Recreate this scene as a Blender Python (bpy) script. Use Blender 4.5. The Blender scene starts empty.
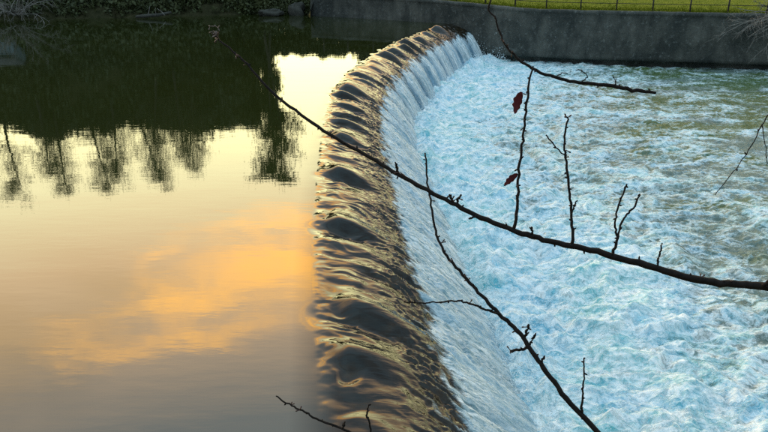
import bpy, math, random
import numpy as np
from mathutils import Vector

random.seed(7)
rng = np.random.default_rng(7)
scene = bpy.context.scene
COL = scene.collection

# ------------------------------------------------------------------ camera
H = 5.0                                   # eye height above the upper pool (z = 0)
FPX = 700.0                               # focal length in photo pixels (768 wide)
PITCH = math.atan(276.0 / FPX)
cam_data = bpy.data.cameras.new("camera")
cam_data.sensor_width = 36.0
cam_data.lens = 36.0 * FPX / 768.0
cam_data.clip_start = 0.05
cam_data.clip_end = 2000.0
cam = bpy.data.objects.new("camera", cam_data)
COL.objects.link(cam)
cam.location = (0, 0, H)
cam.rotation_euler = (math.pi / 2 - PITCH, 0, 0)
scene.camera = cam

# ------------------------------------------------------------------ sky and sun
SUN_AZ = math.radians(-46)                # measured from +Y, negative = towards -X (left)
SUN_EL = math.radians(13)
world = bpy.data.worlds.new("World")
scene.world = world
world.use_nodes = True
W = world.node_tree
W.nodes.clear()


def nd(tree, typ, **kw):
    n = tree.nodes.new(typ)
    for k, v in kw.items():
        setattr(n, k, v)
    return n


def mth(tree, op, a, b=None, c=None, clamp=False):
    n = nd(tree, 'ShaderNodeMath', operation=op, use_clamp=clamp)
    for i, v in enumerate((a, b, c)):
        if v is None:
            continue
        if isinstance(v, (int, float)):
            n.inputs[i].default_value = v
        else:
            tree.links.new(v, n.inputs[i])
    return n.outputs[0]


def mixc(tree, fac, a, b, mode='MIX'):
    n = nd(tree, 'ShaderNodeMix', data_type='RGBA', blend_type=mode)
    for sock, v in ((n.inputs[0], fac), (n.inputs[6], a), (n.inputs[7], b)):
        if isinstance(v, (int, float)):
            sock.default_value = v
        elif isinstance(v, tuple):
            sock.default_value = (*v, 1.0) if len(v) == 3 else v
        else:
            tree.links.new(v, sock)
    return n.outputs[2]


def ramp(tree, fac, stops, interp='LINEAR'):
    n = nd(tree, 'ShaderNodeValToRGB')
    n.color_ramp.interpolation = interp
    els = n.color_ramp.elements
    while len(els) < len(stops):
        els.new(0.5)
    for e, (p, c) in zip(els, stops):
        e.position = p
        e.color = (*c, 1.0) if isinstance(c, tuple) else (c, c, c, 1.0)
    tree.links.new(fac, n.inputs[0])
    return n.outputs[0]


def noise(tree, vec, scale, detail=4.0, rough=0.55, dist=0.0, out=0):
    n = nd(tree, 'ShaderNodeTexNoise')
    n.inputs['Scale'].default_value = scale
    n.inputs['Detail'].default_value = detail
    n.inputs['Roughness'].default_value = rough
    n.inputs['Distortion'].default_value = dist
    if vec is not None:
        tree.links.new(vec, n.inputs['Vector'])
    return n.outputs[out]


def mapping(tree, vec, scale=(1, 1, 1), loc=(0, 0, 0), rot=(0, 0, 0)):
    n = nd(tree, 'ShaderNodeMapping')
    n.inputs['Scale'].default_value = scale
    n.inputs['Location'].default_value = loc
    n.inputs['Rotation'].default_value = rot
    tree.links.new(vec, n.inputs['Vector'])
    return n.outputs[0]


sky = nd(W, 'ShaderNodeTexSky', sky_type='NISHITA', sun_disc=False)
sky.sun_elevation = SUN_EL
sky.sun_rotation = SUN_AZ
sky.altitude = 50
tcw = nd(W, 'ShaderNodeTexCoord').outputs['Generated']
sepw = nd(W, 'ShaderNodeSeparateXYZ')
W.links.new(tcw, sepw.inputs[0])
zc = mth(W, 'MAXIMUM', sepw.outputs[2], 0.0)
# azimuth closeness to the afterglow (1 towards it, 0 behind)
gx, gy = math.sin(math.radians(-12)), math.cos(math.radians(-12))
dotg = mth(W, 'ADD', mth(W, 'MULTIPLY', sepw.outputs[0], gx), mth(W, 'MULTIPLY', sepw.outputs[1], gy))
glow = mth(W, 'POWER', mth(W, 'MULTIPLY_ADD', dotg, 0.5, 0.5, clamp=True), 3.2)
lowsky = ramp(W, zc, [(0.0, (3.7, 3.3, 1.6)), (0.16, (3.4, 3.15, 1.5)), (0.30, (2.9, 2.6, 1.40)), (0.40, (2.95, 2.0, 1.05)),
                      (0.50, (2.6, 1.75, 1.05)), (0.60, (0.95, 0.88, 0.85)), (0.75, (0.62, 0.80, 0.95)), (1.0, (0.62, 0.98, 1.20))])
eastsky = ramp(W, zc, [(0.0, (0.34, 0.40, 0.48)), (0.35, (0.34, 0.47, 0.60)), (0.7, (0.50, 0.76, 0.95)), (1.0, (0.62, 0.98, 1.20))])
air = mixc(W, glow, eastsky, lowsky)
nish = nd(W, 'ShaderNodeVectorMath', operation='SCALE')
W.links.new(sky.outputs[0], nish.inputs[0])
nish.inputs[3].default_value = 0.05
air = mixc(W, 0.12, air, nish.outputs[0], 'ADD')
# cloud deck seen in perspective (direction projected on a layer)
den = mth(W, 'ADD', zc, 0.18)
comb = nd(W, 'ShaderNodeCombineXYZ')
W.links.new(mth(W, 'DIVIDE', sepw.outputs[0], den), comb.inputs[0])
W.links.new(mth(W, 'DIVIDE', sepw.outputs[1], den), comb.inputs[1])
cv = mapping(W, comb.outputs[0], scale=(1.0, 1.25, 1.0), loc=(4.2, 1.3, 0.0))
cn = noise(W, cv, 1.35, 5.0, 0.5, 0.3)
cloud = nd(W, 'ShaderNodeMapRange', interpolation_type='SMOOTHSTEP')
W.links.new(cn, cloud.inputs[0])
cloud.inputs[1].default_value = 0.44
cloud.inputs[2].default_value = 0.70
height_gate = ramp(W, zc, [(0.0, 0.0), (0.33, 0.0), (0.42, 1.0), (1.0, 1.0)])
cfac = mth(W, 'MULTIPLY', cloud.outputs[0], height_gate)
# the sunset cloud: a torn bank low over the afterglow
az = mth(W, 'ARCTAN2', sepw.outputs[0], sepw.outputs[1])
tear = noise(W, mapping(W, comb.outputs[0], scale=(1.6, 2.6, 1.0), loc=(1.7, 0.4, 0.0)), 2.6, 6, 0.58, 0.5)
ea = mth(W, 'DIVIDE', mth(W, 'ADD', az, math.radians(8.5)), math.radians(16))
ez = mth(W, 'DIVIDE', mth(W, 'SUBTRACT', mth(W, 'SUBTRACT', zc, 0.435), mth(W, 'MULTIPLY', mth(W, 'ADD', az, math.radians(8.5)), -0.12)), 0.065)
rr = mth(W, 'ADD', mth(W, 'MULTIPLY', ea, ea), mth(W, 'MULTIPLY', ez, ez))
bank = mth(W, 'ADD', mth(W, 'MULTIPLY', rr, -0.46), mth(W, 'MULTIPLY', tear, 2.6))
bankm = nd(W, 'ShaderNodeMapRange', interpolation_type='SMOOTHSTEP')
W.links.new(bank, bankm.inputs[0])
bankm.inputs[1].default_value = 0.42
bankm.inputs[2].default_value = 1.75
lit = ramp(W, zc, [(0.0, (2.6, 1.7, 0.75)), (0.46, (2.5, 1.6, 0.75)), (0.54, (0.95, 0.85, 0.75)), (0.62, (0.55, 0.58, 0.62)), (0.7, (0.5, 0.55, 0.60)), (1.0, (0.45, 0.52, 0.60))])
ccol = mixc(W, glow, (0.42, 0.48, 0.56), lit)
skycol = mixc(W, cfac, air, ccol)
skycol = mixc(W, bankm.outputs[0], skycol, (5.0, 2.55, 0.62))
bg = nd(W, 'ShaderNodeBackground')
bg.inputs[1].default_value = 1.0
W.links.new(skycol, bg.inputs[0])
wo = nd(W, 'ShaderNodeOutputWorld')
W.links.new(bg.outputs[0], wo.inputs[0])

sun_data = bpy.data.lights.new("sun", 'SUN')
sun_data.energy = 2.0
sun_data.angle = math.radians(10)
sun_data.color = (1.0, 0.80, 0.55)
sun = bpy.data.objects.new("sun", sun_data)
COL.objects.link(sun)
to_sun = Vector((math.sin(SUN_AZ) * math.cos(SUN_EL), math.cos(SUN_AZ) * math.cos(SUN_EL), math.sin(SUN_EL)))
sun.rotation_euler = to_sun.to_track_quat('Z', 'Y').to_euler()
sun.location = (-30, 20, 30)

scene.view_settings.view_transform = 'Standard'
scene.view_settings.look = 'None'
scene.view_settings.exposure = 0.36
scene.view_settings.gamma = 1.0
scene.view_settings.use_curve_mapping = False
scene.render.engine = 'CYCLES'
scene.cycles.use_denoising = False
scene.cycles.max_bounces = 6
scene.cycles.sample_clamp_indirect = 6.0


# ------------------------------------------------------------------ helpers
def smooth(a, b, x):
    t = np.clip((x - a) / (b - a), 0, 1)
    return t * t * (3 - 2 * t)


def _hash(ix, iy, seed):
    h = (ix.astype(np.int64) * 374761393 + iy.astype(np.int64) * 668265263 + seed * 1442695041) & 0xffffffff
    h = ((h ^ (h >> 13)) * 1274126177) & 0xffffffff
    return h ^ (h >> 16)


def perlin(x, y, seed=0):
    x, y = np.broadcast_arrays(np.asarray(x, float), np.asarray(y, float))
    ix, iy = np.floor(x).astype(np.int64), np.floor(y).astype(np.int64)
    fx, fy = x - ix, y - iy
    u, v = fx ** 3 * (fx * (fx * 6 - 15) + 10), fy ** 3 * (fy * (fy * 6 - 15) + 10)

    def g(dx, dy):
        a = (_hash(ix + dx, iy + dy, seed) & 1023) * (2 * np.pi / 1024)
        return np.cos(a) * (fx - dx) + np.sin(a) * (fy - dy)
    a = g(0, 0) + u * (g(1, 0) - g(0, 0))
    b = g(0, 1) + u * (g(1, 1) - g(0, 1))
    return (a + v * (b - a)) * 1.5


def fbm(x, y, octv=4, seed=0, gain=0.5):
    s, a, f = 0.0, 1.0, 1.0
    for o in range(octv):
        s = s + a * perlin(x * f + 17.3 * o, y * f - 9.1 * o, seed + o)
        a *= gain
        f *= 2.03
    return s


def billow(x, y, octv=4, seed=0, gain=0.5):
    s, a, f = 0.0, 1.0, 1.0
    for o in range(octv):
        s = s + a * (np.abs(perlin(x * f + 17.3 * o, y * f - 9.1 * o, seed + o)) * 2 - 0.6)
        a *= gain
        f *= 2.03
    return s


def mesh_np(name, verts, faces, mat=None, parent=None, shade=True):
    """verts (n,3) array; faces (m,k) int array or a list of such arrays"""
    if not isinstance(faces, (list, tuple)):
        faces = [faces]
    faces = [np.asarray(f, dtype=np.int32) for f in faces if len(f)]
    me = bpy.data.meshes.new(name)
    verts = np.asarray(verts, dtype=np.float32)
    me.vertices.add(len(verts))
    me.vertices.foreach_set('co', verts.ravel())
    loops = np.concatenate([f.ravel() for f in faces])
    counts = np.concatenate([np.full(len(f), f.shape[1], np.int32) for f in faces])
    me.loops.add(len(loops))
    me.loops.foreach_set('vertex_index', loops)
    me.polygons.add(len(counts))
    me.polygons.foreach_set('loop_start', np.concatenate([[0], np.cumsum(counts)[:-1]]).astype(np.int32))
    me.polygons.foreach_set('loop_total', counts)
    me.update(calc_edges=True)
    me.validate()
    if shade:
        me.polygons.foreach_set('use_smooth', np.ones(len(counts), bool))
    if mat:
        me.materials.append(mat)
    o = bpy.data.objects.new(name, me)
    COL.objects.link(o)
    if parent:
        o.parent = parent
    return o


def grid_faces(n, m):
    i = np.arange(n - 1)[:, None] * m + np.arange(m - 1)[None, :]
    return np.stack([i, i + 1, i + m + 1, i + m], -1).reshape(-1, 4)


def attr(o, name, data, typ='FLOAT'):
    a = o.data.attributes.new(name, typ, 'POINT')
    a.data.foreach_set('value' if typ == 'FLOAT' else 'vector', np.asarray(data, np.float32).ravel())


def tag(o, label=None, cat=None, group=None, kind=None):
    for k, v in (('label', label), ('category', cat), ('group', group), ('kind', kind)):
        if v:
            o[k] = v
    return o


def empty(name, loc=(0, 0, 0)):
    o = bpy.data.objects.new(name, None)
    o.empty_display_size = 0.2
    COL.objects.link(o)
    o.location = loc
    return o


class MB:
    """collects tubes, boxes and leaf faces into one mesh"""
    def __init__(self):
        self.v, self.q, self.t, self.n = [], [], [], 0

    def add(self, verts, quads=None, tris=None):
        verts = np.asarray(verts, float)
        if quads is not None and len(quads):
            self.q.append(np.asarray(quads) + self.n)
        if tris is not None and len(tris):
            self.t.append(np.asarray(tris) + self.n)
        self.v.append(verts)
        self.n += len(verts)

    def tube(self, pts, radii, sides=7, wob=0.0):
        pts = np.asarray(pts, float)
        k = len(pts)
        radii = np.broadcast_to(np.asarray(radii, float), (k,))
        tan = np.gradient(pts, axis=0)
        tan /= np.linalg.norm(tan, axis=1)[:, None] + 1e-9
        ref = np.array([0.31, 0.17, 0.93])
        if abs(tan[0] @ ref) > 0.9:
            ref = np.array([0.9, 0.3, 0.1])
        a = np.cross(tan, ref)
        a /= np.linalg.norm(a, axis=1)[:, None] + 1e-9
        b = np.cross(tan, a)
        ang = np.arange(sides) * 2 * np.pi / sides
        r = radii[:, None] * (1 + wob * rng.uniform(-1, 1, (k, sides)))
        ring = pts[:, None, :] + r[..., None] * (np.cos(ang)[None, :, None] * a[:, None, :] + np.sin(ang)[None, :, None] * b[:, None, :])
        v = ring.reshape(-1, 3)
        q = []
        for i in range(k - 1):
            for j in range(sides):
                j2 = (j + 1) % sides
                q.append((i * sides + j, i * sides + j2, (i + 1) * sides + j2, (i + 1) * sides + j))
        v = np.vstack([v, pts[0], pts[-1]])
        t = []
        for j in range(sides):
            j2 = (j + 1) % sides
            t.append((k * sides, j2, j))
            t.append((k * sides + 1, (k - 1) * sides + j, (k - 1) * sides + j2))
        self.add(v, q, t)

    def box(self, lo, hi, jit=0.0):
        (x0, y0, z0), (x1, y1, z1) = lo, hi
        v = np.array([(x0, y0, z0), (x1, y0, z0), (x1, y1, z0), (x0, y1, z0), (x0, y0, z1), (x1, y0, z1), (x1, y1, z1), (x0, y1, z1)])
        if jit:
            v = v + rng.uniform(-jit, jit, v.shape)
        self.add(v, [(0, 3, 2, 1), (4, 5, 6, 7), (0, 1, 5, 4), (1, 2, 6, 5), (2, 3, 7, 6), (3, 0, 4, 7)])

    def leaves(self, centres, size, aspect=0.55):
        """one folded leaf (two triangles sharing the midrib) per centre"""
        c = np.asarray(centres, float)
        n = len(c)
        d = rng.normal(size=(n, 3))
        d /= np.linalg.norm(d, axis=1)[:, None]
        e = np.cross(d, rng.normal(size=(n, 3)))
        e /= np.linalg.norm(e, axis=1)[:, None]
        nn = np.cross(d, e)
        s = size * rng.uniform(0.6, 1.3, (n, 1))
        v = np.stack([c - d * s * .5, c + e * s * aspect * .5 + nn * s * .12, c + d * s * .5, c - e * s * aspect * .5 + nn * s * .12], 1).reshape(-1, 3)
        b = np.arange(n)[:, None] * 4
        self.add(v, None, np.concatenate([b + [0, 1, 2], b + [0, 2, 3]]))

    def build(self, name, mat, parent=None, shade=True):
        f = []
        if self.q:
            f.append(np.concatenate(self.q))
        if self.t:
            f.append(np.concatenate(self.t))
        return mesh_np(name, np.vstack(self.v), f, mat, parent, shade)


def material(name, builder):
    m = bpy.data.materials.new(name)
    m.use_nodes = True
    t = m.node_tree
    bs = t.nodes['Principled BSDF']
    builder(t, bs)
    return m


def setv(t, bs, name, v):
    s = bs.inputs[name]
    if isinstance(v, tuple):
        s.default_value = (*v, 1.0)
    elif isinstance(v, (int, float)):
        s.default_value = v
    else:
        t.links.new(v, s)


def bump(t, bs, height, strength, dist):
    b = nd(t, 'ShaderNodeBump')
    b.inputs['Strength'].default_value = strength
    b.inputs['Distance'].default_value = dist
    t.links.new(height, b.inputs['Height'])
    t.links.new(b.outputs[0], bs.inputs['Normal'])


def opos(t):
    return nd(t, 'ShaderNodeTexCoord').outputs['Object']


def simple(name, c1, c2, scale=6.0, rough=0.85, bstr=0.4, bdist=0.01, stretch=(1, 1, 1)):
    def f(t, bs):
        p = mapping(t, opos(t), scale=stretch)
        n = noise(t, p, scale, 6, 0.6)
        setv(t, bs, 'Base Color', mixc(t, ramp(t, n, [(0.35, 0.0), (0.65, 1.0)]), c1, c2))
        setv(t, bs, 'Roughness', rough)
        bump(t, bs, n, bstr, bdist)
    return material(name, f)


# ------------------------------------------------------------------ materials
WATER_IOR = 1.95
FALL_IOR = 1.37


def ripple(t, pos):
    """slow wind ripples of the upper pool, long across the view"""
    a = noise(t, mapping(t, pos, scale=(0.35, 1.0, 1.0)), 1.1, 3, 0.5)
    b = noise(t, mapping(t, pos, scale=(0.5, 1.6, 1.0)), 4.5, 3, 0.5)
    return mth(t, 'ADD', mth(t, 'MULTIPLY', a, 1.0), mth(t, 'MULTIPLY', b, 0.16))


def pool_colour(t, p):
    return mixc(t, noise(t, p, 0.12, 3), (0.022, 0.027, 0.005), (0.014, 0.019, 0.006))


def m_pool(t, bs):
    p = opos(t)
    setv(t, bs, 'Base Color', pool_colour(t, p))
    setv(t, bs, 'Roughness', 0.016)
    setv(t, bs, 'IOR', WATER_IOR)
    bump(t, bs, ripple(t, p), 0.35, 0.010)


M_POOL = material("still_water", m_pool)


def m_fall(t, bs):
    p = opos(t)
    st = nd(t, 'ShaderNodeAttribute', attribute_name='flow').outputs['Vector']
    foam_a = nd(t, 'ShaderNodeAttribute', attribute_name='foam').outputs['Fac']
    thin_a = nd(t, 'ShaderNodeAttribute', attribute_name='thin').outputs['Fac']
    fine = noise(t, mapping(t, st, scale=(17, 1.5, 1)), 1.0, 6, 0.65, 0.5)
    grain = noise(t, mapping(t, st, scale=(46, 11, 1)), 1.0, 4, 0.7, 0.4)
    tex = mth(t, 'MULTIPLY_ADD', grain, 0.38, mth(t, 'MULTIPLY', fine, 0.62))
    # foam coverage breaks up along the flow
    cov = nd(t, 'ShaderNodeMapRange', interpolation_type='SMOOTHSTEP')
    t.links.new(mth(t, 'ADD', mth(t, 'MULTIPLY_ADD', foam_a, 1.35, -0.62), tex), cov.inputs[0])
    cov.inputs[1].default_value = 0.36
    cov.inputs[2].default_value = 0.80
    foam = cov.outputs[0]
    stone = noise(t, mapping(t, st, scale=(5, 3, 1)), 1.0, 5, 0.6)
    clear = mixc(t, mth(t, 'MULTIPLY', thin_a, ramp(t, stone, [(0.4, 0.0), (0.62, 1.0)])), (0.005, 0.005, 0.003), (0.038, 0.022, 0.008))
    sep = nd(t, 'ShaderNodeSeparateXYZ')
    t.links.new(st, sep.inputs[0])
    brk = nd(t, 'ShaderNodeMapRange')
    t.links.new(sep.outputs[1], brk.inputs[0])
    brk.inputs[1].default_value = -0.45
    brk.inputs[2].default_value = 0.12
    clear = mixc(t, brk.outputs[0], pool_colour(t, p), clear)
    white = mixc(t, ramp(t, tex, [(0.41, 0.0), (0.60, 1.0)]), (0.20, 0.33, 0.37), (0.95, 0.96, 0.93))
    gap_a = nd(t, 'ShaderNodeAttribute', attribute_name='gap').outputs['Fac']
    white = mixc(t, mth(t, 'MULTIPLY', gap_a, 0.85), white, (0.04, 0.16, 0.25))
    cool = noise(t, mapping(t, st, scale=(1.3, 0.5, 1)), 1.0, 3, 0.5)
    white = mixc(t, ramp(t, cool, [(0.48, 0.0), (0.66, 0.6)]), white, (0.26, 0.44, 0.55))
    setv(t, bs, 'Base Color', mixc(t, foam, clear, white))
    setv(t, bs, 'Roughness', mth(t, 'MULTIPLY_ADD', foam, 0.42, mth(t, 'MULTIPLY_ADD', thin_a, 0.03, 0.016)))
    # relief: ripples on the pool side, streaks on the slope, grain in the foam
    run = nd(t, 'ShaderNodeMapRange')
    t.links.new(sep.outputs[1], run.inputs[0])
    run.inputs[1].default_value = 0.0
    run.inputs[2].default_value = 1.4
    setv(t, bs, 'IOR', mth(t, 'MULTIPLY_ADD', brk.outputs[0], FALL_IOR - WATER_IOR, WATER_IOR))
    st2 = noise(t, mapping(t, st, scale=(7, 1.4, 1)), 1.0, 4, 0.6, 0.5)
    h = mth(t, 'MULTIPLY', ripple(t, p), 0.35 * 0.010)
    h = mth(t, 'ADD', h, mth(t, 'MULTIPLY', mth(t, 'MULTIPLY', st2, run.outputs[0]), 0.018))
    h = mth(t, 'ADD', h, mth(t, 'MULTIPLY', mth(t, 'MULTIPLY', tex, foam), 0.045))
    bump(t, bs, h, 1.0, 1.0)


M_FALL = material("falling_water", m_fall)


def m_tail(t, bs):
    p = opos(t)
    cov_a = nd(t, 'ShaderNodeAttribute', attribute_name='foam').outputs['Fac']
    green_reflection_a = nd(t, 'ShaderNodeAttribute', attribute_name='green_reflection').outputs['Fac']
    wv = noise(t, p, 1.3, 4, 0.6, 0.0, out=1)
    wv2 = nd(t, 'ShaderNodeVectorMath', operation='MULTIPLY_ADD')
    t.links.new(wv, wv2.inputs[0])
    wv2.inputs[1].default_value = (0.45, 0.45, 0.0)
    t.links.new(p, wv2.inputs[2])
    q = mapping(t, wv2.outputs[0], scale=(0.75, 1.35, 0.0))
    n1 = noise(t, q, 2.2, 7, 0.62)
    n2 = noise(t, q, 6.5, 9, 0.68)
    n4 = noise(t, q, 24.0, 6, 0.7)
    fm0 = mth(t, 'ADD', mth(t, 'MULTIPLY', n2, 0.5), mth(t, 'MULTIPLY', n4, 0.5))
    vein1 = mth(t, 'SUBTRACT', 1.0, mth(t, 'MULTIPLY', mth(t, 'ABSOLUTE', mth(t, 'SUBTRACT', n1, 0.5)), 9.0), clamp=True)
    vein2 = mth(t, 'SUBTRACT', 1.0, mth(t, 'MULTIPLY', mth(t, 'ABSOLUTE', mth(t, 'SUBTRACT', n2, 0.5)), 9.0), clamp=True)
    pat = mth(t, 'ADD', mth(t, 'MULTIPLY', vein1, 0.45), mth(t, 'MULTIPLY', vein2, 0.30))
    pat = mth(t, 'ADD', pat, mth(t, 'MULTIPLY', fm0, 0.40))
    fo = nd(t, 'ShaderNodeMapRange', interpolation_type='SMOOTHSTEP')
    t.links.new(mth(t, 'ADD', pat, mth(t, 'MULTIPLY_ADD', cov_a, 1.25, -0.72)), fo.inputs[0])
    fo.inputs[1].default_value = 0.05
    fo.inputs[2].default_value = 0.75
    foam = fo.outputs[0]
    deep = mixc(t, green_reflection_a, (0.135, 0.195, 0.170), (0.075, 0.125, 0.040))  # green reflection of meadow and trees painted into the water's base colour
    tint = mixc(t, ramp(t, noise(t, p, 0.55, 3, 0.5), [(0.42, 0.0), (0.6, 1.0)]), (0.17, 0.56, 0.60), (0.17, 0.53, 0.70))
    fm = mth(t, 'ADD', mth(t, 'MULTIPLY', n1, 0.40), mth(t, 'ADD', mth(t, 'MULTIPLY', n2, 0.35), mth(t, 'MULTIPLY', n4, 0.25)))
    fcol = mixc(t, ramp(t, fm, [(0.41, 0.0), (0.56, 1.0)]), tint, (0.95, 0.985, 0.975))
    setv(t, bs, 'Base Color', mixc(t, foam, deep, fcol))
    setv(t, bs, 'Roughness', mth(t, 'MULTIPLY_ADD', foam, 0.35, 0.25))
    setv(t, bs, 'IOR', 1.33)
    setv(t, bs, 'Specular IOR Level', 0.3)
    n3 = n4
    h = mth(t, 'ADD', mth(t, 'MULTIPLY', n2, 0.045), mth(t, 'MULTIPLY', n3, 0.018))
    h = mth(t, 'ADD', h, mth(t, 'MULTIPLY', pat, 0.03))
    bump(t, bs, h, 0.8, 1.0)


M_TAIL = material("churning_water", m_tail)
M_SPRAY = simple("spray_white", (0.78, 0.90, 0.94), (0.85, 0.93, 0.95), 3, 0.5, 0.0)


def m_wall(t, bs):
    p = opos(t)
    big = noise(t, p, 0.5, 6, 0.65)
    fine = noise(t, p, 5.0, 8, 0.7)
    drip = noise(t, mapping(t, p, scale=(1.2, 1.2, 0.5)), 1.3, 7, 0.65)
    c = mixc(t, ramp(t, big, [(0.36, 0.0), (0.64, 1.0)]), (0.026, 0.031, 0.027), (0.100, 0.100, 0.084))
    c = mixc(t, ramp(t, drip, [(0.42, 0.0), (0.68, 0.75)]), c, (0.012, 0.016, 0.014))
    c = mixc(t, ramp(t, fine, [(0.55, 0.0), (0.75, 0.8)]), c, (0.19, 0.20, 0.185))
    setv(t, bs, 'Base Color', c)
    setv(t, bs, 'Roughness', 0.9)
    bump(t, bs, fine, 0.8, 0.06)


M_WALL = material("weathered_masonry", m_wall)


def m_ground(t, bs):
    p = opos(t)
    meadow = nd(t, 'ShaderNodeAttribute', attribute_name='meadow').outputs['Fac']
    n = noise(t, p, 1.8, 7, 0.65)
    g = mixc(t, ramp(t, n, [(0.35, 0.0), (0.65, 1.0)]), (0.085, 0.11, 0.004), (0.16, 0.165, 0.006))
    d = mixc(t, ramp(t, n, [(0.35, 0.0), (0.65, 1.0)]), (0.018, 0.020, 0.008), (0.045, 0.042, 0.020))
    setv(t, bs, 'Base Color', mixc(t, meadow, d, g))
    setv(t, bs, 'Roughness', 0.95)
    bump(t, bs, n, 0.6, 0.12)


M_GROUND = material("bank_earth_and_grass", m_ground)
M_BARK = simple("dark_bark", (0.007, 0.005, 0.004), (0.016, 0.011, 0.009), 60, 0.8, 0.6, 0.002)
M_BARK.node_tree.nodes['Principled BSDF'].inputs['Specular IOR Level'].default_value = 0.15
M_GROUND.node_tree.nodes['Principled BSDF'].inputs['Specular IOR Level'].default_value = 0.08
M_TRUNK = simple("tree_bark", (0.020, 0.016, 0.010), (0.045, 0.036, 0.024), 8, 0.9, 0.6, 0.02, (1, 1, 0.25))
M_PALE = simple("pale_dry_twig", (0.12, 0.11, 0.095), (0.26, 0.24, 0.21), 10, 0.85, 0.3, 0.003)
M_REDLEAF = simple("red_leaf", (0.045, 0.004, 0.005), (0.085, 0.009, 0.007), 40, 0.55, 0.3, 0.001)
M_REDLEAF.node_tree.nodes['Principled BSDF'].inputs['Specular IOR Level'].default_value = 0.12
M_BUD = simple("bud", (0.030, 0.012, 0.010), (0.06, 0.022, 0.016), 50, 0.7, 0.3, 0.001)
M_DRYBLOOM = simple("withered_blossom", (0.07, 0.05, 0.045), (0.16, 0.12, 0.11), 60, 0.8, 0.2, 0.001)
M_LEAF = simple("dark_leaves", (0.026, 0.036, 0.006), (0.050, 0.060, 0.012), 0.8, 0.7, 0.0)
M_LEAF2 = simple("sparse_leaves", (0.035, 0.045, 0.015), (0.07, 0.07, 0.025), 0.8, 0.7, 0.0)
M_GRASS = simple("grass_blades", (0.08, 0.11, 0.004), (0.15, 0.16, 0.008), 1.0, 0.8, 0.0)
M_GRASS.node_tree.nodes['Principled BSDF'].inputs['Specular IOR Level'].default_value = 0.08
M_WOOD = simple("fence_wood", (0.018, 0.016, 0.012), (0.045, 0.040, 0.032), 9, 0.9, 0.4, 0.006, (1, 1, 0.2))
M_SHED = simple("pale_painted_boards", (0.10, 0.14, 0.15), (0.15, 0.19, 0.20), 4, 0.8, 0.3, 0.01, (3, 3, 0.4))
M_ROOF = simple("shed_roofing", (0.035, 0.035, 0.036), (0.06, 0.058, 0.055), 5, 0.85, 0.4, 0.01)
M_STONE = simple("pale_stone", (0.028, 0.029, 0.022), (0.055, 0.054, 0.042), 5, 0.9, 0.6, 0.03)

# ------------------------------------------------------------------ plan of the place
D = 2.0                                               # drop of the weir
CREST = np.array([(-0.62, -8.), (-0.40, 0.), (-0.50, 4.), (-0.59, 6.25), (-0.76, 7.66), (-0.94, 9.26), (-1.16, 11.5), (-1.38, 14.5), (-1.57, 17.8), (-1.73, 21.1),
                  (-1.76, 24.6), (-1.44, 28.2), (-0.56, 32.9), (0.86, 38.5), (2.5, 43.0), (4.2, 46.6), (5.2, 48.4)])
WALL = np.array([(-5.2, 51.6), (-4.6, 51.2), (-0.6, 49.2), (3.37, 47.0), (5.5, 45.6), (8.1, 43.8), (11.5, 42.7), (15.1, 41.9), (22.0, 40.5), (34., 38.0), (60., 33.), (150., 15.)])


def smooth_poly(P, step):
    d = np.concatenate([[0], np.cumsum(np.linalg.norm(np.diff(P, axis=0), axis=1))])
    s = np.arange(0, d[-1], step)
    q = np.stack([np.interp(s, d, P[:, k]) for k in range(2)], 1)
    w = max(3, int(2.2 / step)) | 1
    ker = np.hanning(w + 2)[1:-1]
    ker /= ker.sum()
    pad = w // 2
    out = []
    for k in range(2):
        a = q[:, k]
        left = 2 * a[0] - a[1:pad + 1][::-1]
        right = 2 * a[-1] - a[-pad - 1:-1][::-1]
        out.append(np.convolve(np.concatenate([left, a, right]), ker, 'valid'))
    return np.stack(out, 1)


crest = smooth_poly(CREST, 0.025)
keep = (crest[:, 1] > 0.6)
crest = crest[keep]
# thin out the far stretch
far = crest[:, 1] > 24
idx = np.concatenate([np.nonzero(~far)[0], np.nonzero(far)[0][::2]])
crest = crest[idx]
s_len = np.concatenate([[0], np.cumsum(np.linalg.norm(np.diff(crest, axis=0), axis=1))])
tang = np.gradient(crest, axis=0)
tang /= np.linalg.norm(tang, axis=1)[:, None]
norm = np.stack([tang[:, 1], -tang[:, 0]], 1)          # points downstream


def s_of_y(y):
    return float(np.interp(y, crest[:, 1], s_len))


def foot_off(y):
    return np.interp(y, [0, 20, 28, 60], [3.3, 3.25, 2.75, 2.6])


# ---- the sheet of water over the weir
LIP = 1.6
NT = 190
S = s_len[:, None] * np.ones((1, NT))
Y0 = crest[:, 1][:, None] * np.ones((1, NT))
T = -1.2 + np.linspace(0, 1, NT)[None, :] * (foot_off(crest[:, 1])[:, None] + 0.45 + 1.2)
fo = foot_off(Y0)
wfall = fo - LIP
PW = 2.1 + 0.4 * smooth(13, 7, Y0)
LD = 0.46
slope = LD * PW / LIP
kk = (D - LD - slope * wfall) / wfall ** 2
Z = np.where(T < 0, 0.0, np.where(T < LIP, -LD * (np.clip(T, 0, None) / LIP) ** PW,
                                  -LD - slope * (T - LIP) - kk * (T - LIP) ** 2))
on = smooth(-0.12, 0.30, T)
# uneven crest: broad lobes
lob = fbm(S * 0.62, S * 0 + 3.3, 2, 11)
lob2 = fbm(S * 1.5 + 0.6 * T, T * 0.35, 2, 12)
Z += on * ((0.03 + 0.045 * smooth(6, 9, Y0)) * lob + (0.015 + 0.03 * smooth(6, 9, Y0)) * lob2) * np.where(T > LIP, 1.0, 1.0)
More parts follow.
